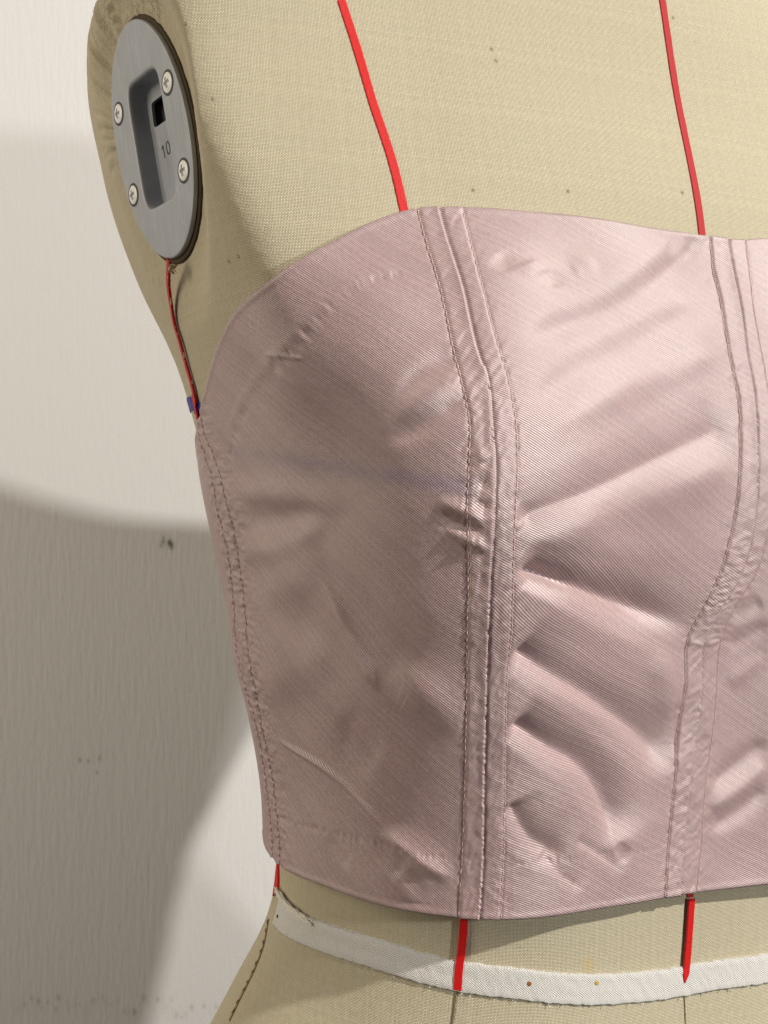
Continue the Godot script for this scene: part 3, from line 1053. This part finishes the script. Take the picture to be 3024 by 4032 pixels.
	fold(1, 0.45, 3.50, 0.30, 0.00, 0.00, [Vector2(0.0776, 0.0786), Vector2(0.0742, 0.0719)])
	fold(1, -0.50, 3.50, 0.30, 0.00, 0.00, [Vector2(0.0678, 0.0770), Vector2(0.0674, 0.0695)])
	fold(1, 0.40, 3.50, 0.30, 0.00, 0.00, [Vector2(0.0600, 0.0754), Vector2(0.0489, 0.0809)])
	fold(1, -0.40, 2.50, 0.30, 0.00, 0.00, [Vector2(0.0137, 0.0916), Vector2(0.0195, 0.0853)])
	fold(1, -0.50, 3.00, 0.30, 0.00, 0.00, [Vector2(0.0056, 0.0928), Vector2(0.0107, 0.0845)])
	fold(1, -0.60, 4.00, 0.30, 0.00, 0.00, [Vector2(-0.0045, 0.0857), Vector2(0.0087, 0.0766), Vector2(0.0215, 0.0711)])
	fold(1, -0.20, 1.30, 0.03, 0.00, -1.00, [Vector2(0.0951, -0.1137), Vector2(0.0678, -0.1141), Vector2(0.0421, -0.1141), Vector2(0.0161, -0.1157)])
	fold(1, -0.70, 2.00, 0.30, 0.00, 0.00, [Vector2(0.0401, -0.1098), Vector2(0.0374, -0.1188)])
	fold(2, -1.10, 3.50, 0.20, 0.00, 0.00, [Vector2(-0.0335, -0.0802), Vector2(-0.0214, -0.0881), Vector2(-0.0059, -0.0956)])
	fold(2, -1.10, 3.50, 0.20, 0.00, 0.00, [Vector2(-0.0359, -0.0971), Vector2(-0.0231, -0.1046), Vector2(-0.0065, -0.1109)])
	fold(2, 1.00, 3.50, 0.20, 0.00, 0.00, [Vector2(-0.0349, -0.0889), Vector2(-0.0224, -0.0964), Vector2(-0.0062, -0.1038)])
	fold(2, -0.50, 3.00, 0.20, 0.00, 0.00, [Vector2(-0.0102, -0.0467), Vector2(-0.0271, -0.0388)])
	fold(2, -0.60, 3.50, 0.20, 0.00, 0.00, [Vector2(-0.0106, -0.0353), Vector2(-0.0234, -0.0310)])
	fold(2, 0.50, 3.50, 0.20, 0.00, 0.00, [Vector2(-0.0116, -0.0597), Vector2(-0.0278, -0.0503)])
	fold(0, 2.00, 6.50, 0.50, 0.00, 0.00, [Vector2(0.1654, -0.0495), Vector2(0.1414, -0.0566), Vector2(0.1144, -0.0747)])
	fold(0, 2.40, 3.50, 0.35, 0.00, 8.00, [Vector2(0.1823, -0.1054), Vector2(0.1535, -0.1129), Vector2(0.1262, -0.1204)])
	fold(0, -1.00, 5.00, 0.30, 0.00, 0.00, [Vector2(0.1880, -0.1098), Vector2(0.1573, -0.1180), Vector2(0.1323, -0.1243)])
	fold(0, 0.60, 3.50, 0.30, 0.00, 0.00, [Vector2(0.1637, -0.1141), Vector2(0.1414, -0.1247)])
	fold(0, 0.90, 1.20, 0.20, 0.00, 0.00, [Vector2(0.2603, -0.0822), Vector2(0.2231, -0.0885), Vector2(0.1934, -0.0975), Vector2(0.1752, -0.1070)])
	fold(0, 1.20, 2.50, 0.30, 0.00, 0.00, [Vector2(0.2110, -0.0176), Vector2(0.1941, -0.0353), Vector2(0.1795, -0.0503), Vector2(0.1701, -0.0589)])
	fold(0, 1.20, 5.00, 0.30, 0.00, 0.00, [Vector2(0.2650, 0.0077), Vector2(0.2231, 0.0053), Vector2(0.1829, 0.0010)])
	fold(0, 1.20, 5.00, 0.30, 0.00, 0.00, [Vector2(0.2697, -0.0160), Vector2(0.2336, -0.0113), Vector2(0.1958, -0.0014)])
	fold(0, 1.00, 8.00, 0.30, 0.00, 0.00, [Vector2(0.2677, -0.0396), Vector2(0.2231, -0.0199), Vector2(0.2035, -0.0097)])
	fold(0, 1.00, 8.00, 0.30, 0.00, 0.00, [Vector2(0.2697, -0.0676), Vector2(0.2268, -0.0550), Vector2(0.2012, -0.0420)])
	fold(0, -0.60, 8.00, 0.30, 0.00, 0.00, [Vector2(0.2555, -0.0306), Vector2(0.2255, -0.0345), Vector2(0.2059, -0.0266)])
	fold(0, -0.80, 6.00, 0.30, 0.00, 0.00, [Vector2(0.2663, -0.0042), Vector2(0.2312, -0.0030), Vector2(0.1944, 0.0037)])
	fold(0, -0.50, 10.00, 0.30, 0.00, 0.00, [Vector2(0.2079, -0.0711), Vector2(0.1728, -0.0826)])
	fold(0, -0.30, 2.00, 0.03, 0.00, -1.00, [Vector2(0.1255, 0.0723), Vector2(0.1434, 0.0695), Vector2(0.1637, 0.0624), Vector2(0.1914, 0.0506), Vector2(0.2062, 0.0463), Vector2(0.2285, 0.0372), Vector2(0.2468, 0.0266), Vector2(0.2613, 0.0144)])
	fold(0, 0.20, 2.50, 0.10, 0.00, 0.00, [Vector2(0.1282, 0.0735), Vector2(0.1448, 0.0707), Vector2(0.1664, 0.0636), Vector2(0.1968, 0.0510), Vector2(0.2116, 0.0467), Vector2(0.2343, 0.0380), Vector2(0.2538, 0.0270)])
	fold(0, 0.35, 0.80, 0.20, 0.00, 0.00, [Vector2(0.2123, 0.0494), Vector2(0.2005, 0.0478), Vector2(0.1880, 0.0463)])
	fold(0, -0.90, 3.00, 0.30, 0.00, 0.00, [Vector2(0.1076, 0.0482), Vector2(0.1279, 0.0419), Vector2(0.1468, 0.0325)])
	fold(0, -0.90, 3.00, 0.30, 0.00, 0.00, [Vector2(0.1086, 0.0348), Vector2(0.1299, 0.0266), Vector2(0.1562, 0.0203)])
	fold(0, 0.80, 3.00, 0.30, 0.00, 0.00, [Vector2(0.1090, 0.0419), Vector2(0.1275, 0.0348), Vector2(0.1488, 0.0262)])
	fold(0, 0.60, 2.00, 0.30, 0.00, 0.00, [Vector2(0.1093, 0.0199), Vector2(0.1056, 0.0144)])
	fold(0, -0.70, 2.00, 0.30, 0.00, 0.00, [Vector2(0.1123, 0.0096), Vector2(0.1053, 0.0069)])
	fold(0, -0.60, 2.00, 0.30, 0.00, 0.00, [Vector2(0.1130, 0.0029), Vector2(0.1053, 0.0010)])
	fold(0, 1.00, 2.20, 0.30, 0.00, 0.00, [Vector2(0.1323, 0.0041), Vector2(0.1049, -0.0038)])
	fold(0, 1.00, 2.00, 0.30, 0.00, 0.00, [Vector2(0.1286, -0.0046), Vector2(0.1053, -0.0109)])
	fold(0, -1.00, 2.20, 0.30, 0.00, 0.00, [Vector2(0.1353, 0.0002), Vector2(0.1056, -0.0073)])
	fold(0, -0.20, 1.30, 0.03, 0.00, -1.00, [Vector2(0.2687, -0.1141), Vector2(0.2180, -0.1121), Vector2(0.1671, -0.1113), Vector2(0.1272, -0.1129)])
	fold(0, -0.40, 3.00, 0.30, 0.00, 0.00, [Vector2(0.2251, -0.1129), Vector2(0.2045, -0.1232)])
	fold(0, 0.50, 3.00, 0.30, 0.00, 0.00, [Vector2(0.1711, -0.1192), Vector2(0.1542, -0.1287)])
	var cloth := twill()
	panel(2, "center_panel", -0.075, "CS", 120, 460, deg_to_rad(31), cloth, t)
	panel(1, "front_panel", "CS", "PS", 190, 460, deg_to_rad(27), cloth, t, true)
	panel(0, "side_front_panel", "PS", "SS", 250, 460, deg_to_rad(36), cloth, t, true)
	panel(3, "side_back_panel", "SS", 0.40, 60, 230, deg_to_rad(30), cloth, t, true)
	panel(4, "back_panel", 0.40, 0.75, 40, 60, deg_to_rad(30), cloth, t)
	panel(5, "second_front_panel", -0.25, -0.075, 60, 120, deg_to_rad(30), cloth, t)
	var thread := mat(Color8(226, 196, 192), 0.5)
	for q in [[0, "PL"], [1, "PR"], [1, "CL"], [2, "CR"]]:
		topstitch(q[0], q[1], thread, t)
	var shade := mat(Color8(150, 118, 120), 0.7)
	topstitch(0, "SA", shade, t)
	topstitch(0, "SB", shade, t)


# ---------------------------------------------------------------- tapes
func build_tapes() -> void:
	var red := ribbon(Color8(205, 10, 10), 0.55)
	var old_red := ribbon(Color8(176, 38, 42), 0.8)
	var dark_red := ribbon(Color8(190, 30, 38), 0.6)
	var p1: Array = [Vector2(0.1326, 0.1692), Vector2(0.1269, 0.1361), Vector2(0.1208, 0.0951)]
	var p2: Array = [Vector2(0.1356, -0.1369), Vector2(0.1383, -0.1488), Vector2(0.1400, -0.1555), Vector2(0.1404, -0.1618)]
	var t := thing("princess_line_tape", "bright red style tape over the chest, left of the duller one", "style tape", "red style tapes on the dress form")
	put("upper_length", band(form_lut, run_on(p1, p2), 0.0029, 0.00016, 0.0002), red, t)
	put("lower_end", band(form_lut, smooth(p2, 60), 0.0028, 0.00016, 0.0013), red, t)
	var c1: Array = [Vector2(0.0006, 0.1873), Vector2(-0.0008, 0.1452), Vector2(-0.0005, 0.0955)]
	var c2: Array = [Vector2(-0.0042, -0.1365), Vector2(-0.0025, -0.1507), Vector2(-0.0008, -0.1594), Vector2(0.0012, -0.1657)]
	t = thing("center_front_tape", "rightmost red style tape, dull on the chest, pointed end on white waist tape", "style tape", "red style tapes on the dress form")
	put("upper_length", band(form_lut, run_on(c1, c2), 0.0027, 0.00016, 0.0002), old_red, t)
	put("lower_end", band(form_lut, smooth(c2, 60), 0.0025, 0.00016, 0.0013, false, 0.18), red, t)
	var s1: Array = [Vector2(0.2495, 0.0900), Vector2(0.2569, 0.0849), Vector2(0.2613, 0.0813), Vector2(0.2704, 0.0707), Vector2(0.2728, 0.0636), Vector2(0.2751, 0.0561), Vector2(0.2761, 0.0482), Vector2(0.2782, 0.0411), Vector2(0.2809, 0.0384)]
	var s2: Array = [Vector2(0.3150, -0.1417), Vector2(0.3005, -0.1448), Vector2(0.2934, -0.1495)]
	t = thing("side_seam_tape", "narrow frayed red tape running down the side below the metal armhole plate", "style tape", "red style tapes on the dress form")
	put("upper_length", band(form_lut, run_on(s1, s2), 0.0022, 0.0003, 0.0013), dark_red, t)
	put("lower_end", band(form_lut, smooth(s2, 24), 0.0075, 0.0003, 0.0006), red, t)
	# cream thread that came through the side tape
	var st := SurfaceTool.new()
	st.begin(Mesh.PRIMITIVE_TRIANGLES)
	var sp := smooth(s1, 60)
	for k in [6, 14, 17, 24, 26, 34, 37, 44, 50]:
		var run := PackedVector3Array()
		for j in 4:
			var q := sp[k + j]
			run.append(loft(form_lut, q.x + dice.randf_range(-0.002, 0.002), q.y) + loft_normal(form_lut, q.x, q.y) * (0.0011 + dice.randf() * 0.0004))
		tube_into(st, run, 0.00028, 5, true)
	for k in 5:   # a knot of thread under the plate
		var run := PackedVector3Array()
		for j in 6:
			run.append(loft(form_lut, sp[5].x - 0.003, sp[5].y) + Vector3(dice.randf_range(-0.0016, 0.0016), dice.randf_range(-0.002, 0.002), 0.0008 + dice.randf_range(0, 0.0016)))
		tube_into(st, run, 0.0003, 5, true)
	put("loose_thread", st.commit(), mat(Color8(206, 188, 158), 0.9), t)
	# blue bust tape round the back of the body, its end showing at the side
	var b: Array = [Vector2(0.2988, 0.0423), Vector2(0.2876, 0.0408), Vector2(0.2782, 0.0384)]
	var blue_path := [Vector2(b[2].x - 0.12, b[2].y - 0.012), b[2], b[1], b[0], Vector2(b[0].x + 0.08, b[0].y + 0.004)]
	var o := put("bust_line_tape", band(form_lut, smooth(blue_path, 80), 0.0055, 0.0003, 0.0002, true), mat(Color8(42, 44, 140), 0.6), self)
	tag(o, "short bit of blue tape at the underarm beside the red side tape", "style tape")
	# white cotton tape round the waist
	var w: Array = [Vector2(0.2822, -0.1539), Vector2(0.2660, -0.1543), Vector2(0.2245, -0.1543), Vector2(0.1880, -0.1547), Vector2(0.1431, -0.1574), Vector2(0.1019, -0.1594), Vector2(0.0597, -0.1629), Vector2(0.0151, -0.1653), Vector2(-0.0241, -0.1653), Vector2(-0.0565, -0.1661)]
	w.append(Vector2(-0.14, w[w.size() - 1].y - 0.001))
	w.append(Vector2(-0.26, w[w.size() - 1].y + 0.002))
	t = thing("waist_tape", "white cotton herringbone tape pinned round the waist below the corset hem", "waist tape")
	put("band", band(form_lut, smooth(w, 260), 0.0103, 0.0008, 0.0003, true, 0.0, 0.00022), herringbone(), t)
	var white := mat(Color8(222, 218, 208), 0.9)
	var st2 := SurfaceTool.new()
	st2.begin(Mesh.PRIMITIVE_TRIANGLES)
	# the folded end stands up as a frayed roll
	for k in 9:
		var run := PackedVector3Array()
		for j in 7:
			var f := j / 6.0
			var uu: float = w[0].x + 0.006 - 0.045 * f + dice.randf_range(-0.0015, 0.0015)
			var yy: float = w[0].y + 0.0072 - 0.0040 * f + dice.randf_range(-0.0009, 0.0009)
			run.append(loft(form_lut, uu, yy) + loft_normal(form_lut, uu, yy) * (0.0012 + dice.randf_range(0, 0.0012)))
		tube_into(st2, run, 0.0006, 6, true)
	put("folded_end", st2.commit(), white, t)
	var st3 := SurfaceTool.new()
	st3.begin(Mesh.PRIMITIVE_TRIANGLES)
	for k in 60:   # fluff along both edges
		var uu := dice.randf_range(-0.05, w[0].x)
		var edge := w_y(w, uu) + (0.0052 if k % 2 == 0 else -0.0052)
		var run := PackedVector3Array()
		var drift := Vector3(dice.randf_range(-1, 1), dice.randf_range(0.1, 0.8) * (1 if k % 2 == 0 else -1), 0.5) * dice.randf_range(0.0004, 0.0012)
		var q := loft(form_lut, uu, edge) + loft_normal(form_lut, uu, edge) * 0.0008
		for j in 4:
			run.append(q + drift * (j / 3.0) + Vector3(dice.randf_range(-1, 1), dice.randf_range(-1, 1), 0) * 0.0002)
		tube_into(st3, run, 0.00012, 4, true)
	var fluff := put("frayed_thread", st3.commit(), white, t)
	fluff.set_meta("kind", "stuff")
	# pin hole at the end and two rusty spots
	for q in [[Vector2(w[0].x - 0.004, w[0].y - 0.001), 0.0007, Color8(50, 48, 44), "pin_hole"], [Vector2(0.0985, w_y(w, 0.0985) + 0.0008), 0.0008, Color8(140, 92, 48), "rust_spot"], [Vector2(0.058, w_y(w, 0.058) + 0.0025), 0.0008, Color8(190, 160, 80), "rust_spot"]]:
		var sm := SphereMesh.new()
		sm.radius = q[1]
		sm.height = q[1] * 0.5
		sm.radial_segments = 14
		sm.rings = 6
		var d := put(q[3], sm, mat(q[2], 0.9), t)
		var n := loft_normal(form_lut, q[0].x, q[0].y)
		d.transform = Transform3D(Basis(Quaternion(Vector3.UP, n)), loft(form_lut, q[0].x, q[0].y) + n * 0.00112)


func w_y(w: Array, u: float) -> float:
	for i in w.size() - 1:
		if u <= w[i].x and u >= w[i + 1].x:
			return lerpf(w[i].y, w[i + 1].y, (w[i].x - u) / (w[i].x - w[i + 1].x))
	return w[0].y


func run_on(a: Array, b: Array) -> PackedVector2Array:   # the length of tape hidden by the corset
	var pts := a.duplicate()
	pts.append_array([a[a.size() - 1].lerp(b[0], 0.33), a[a.size() - 1].lerp(b[0], 0.66), b[0]])
	return smooth(pts, 180)


func _ready() -> void:
	dice.seed = 77
	grain.seed = 4
	grain.frequency = 0.05
	grain.fractal_octaves = 2
	drape.seed = 14
	drape.frequency = 24.0
	drape.fractal_type = FastNoiseLite.FRACTAL_NONE
	pucker.seed = 9
	pucker.frequency = 1.0
	pucker.fractal_octaves = 2
	# camera
	var cam := Camera3D.new()
	cam.name = "camera"
	cam.fov = rad_to_deg(2.0 * atan(512.0 / 950.0))
	cam.near = 0.02
	cam.far = 20.0
	cam.position = Vector3(0, EYE, 0)
	add_child(cam)
	cam.current = true
	# dim light of the room
	var e := Environment.new()
	e.background_mode = Environment.BG_COLOR
	e.background_color = Color(0.02, 0.019, 0.018).linear_to_srgb()
	e.tonemap_mode = Environment.TONE_MAPPER_LINEAR
	e.tonemap_exposure = 1.0
	e.sdfgi_enabled = true
	e.ssao_enabled = true
	e.ssil_enabled = true
	var we := WorldEnvironment.new()
	we.name = "environment"
	we.environment = e
	add_child(we)
	# ceiling spot high on the right, close to the wall
	var a := OmniLight3D.new()
	a.name = "ceiling_spot"
	a.position = Vector3(1.5, EYE + 1.2, 0.66)
	a.light_energy = 5.2
	a.light_color = Color(1.0, 0.975, 0.935)
	a.light_size = 0.03
	a.omni_range = 8.0
	a.omni_attenuation = 2.0
	a.shadow_enabled = true
	add_child(a)
	# second, weaker spot behind the camera on the right
	var b := OmniLight3D.new()
	b.name = "room_spot"
	b.position = Vector3(1.13, EYE + 0.26, 0.54)
	b.light_energy = 0.95
	b.light_color = Color(1.0, 0.99, 0.97)
	b.light_size = 0.035
	b.omni_range = 8.0
	b.omni_attenuation = 2.0
	b.shadow_enabled = true
	add_child(b)
	# soft glow of the room on the left
	var c := AreaLight3D.new()
	c.name = "left_glow"
	c.position = Vector3(-1.6, EYE + 0.45, 0.3)
	c.area_size = Vector2(1.0, 1.4)
	c.light_energy = 2.05
	c.light_color = Color(1.0, 0.945, 0.86)
	c.shadow_enabled = true
	add_child(c)
	c.look_at_from_position(c.position, Vector3(-0.1, EYE, -0.5))
	form_lut = make_lut(FORM_TAB)
	cors_lut = make_lut(CORS_TAB)
	build_wall()
	build_form()
	build_corset()
	build_tapes()
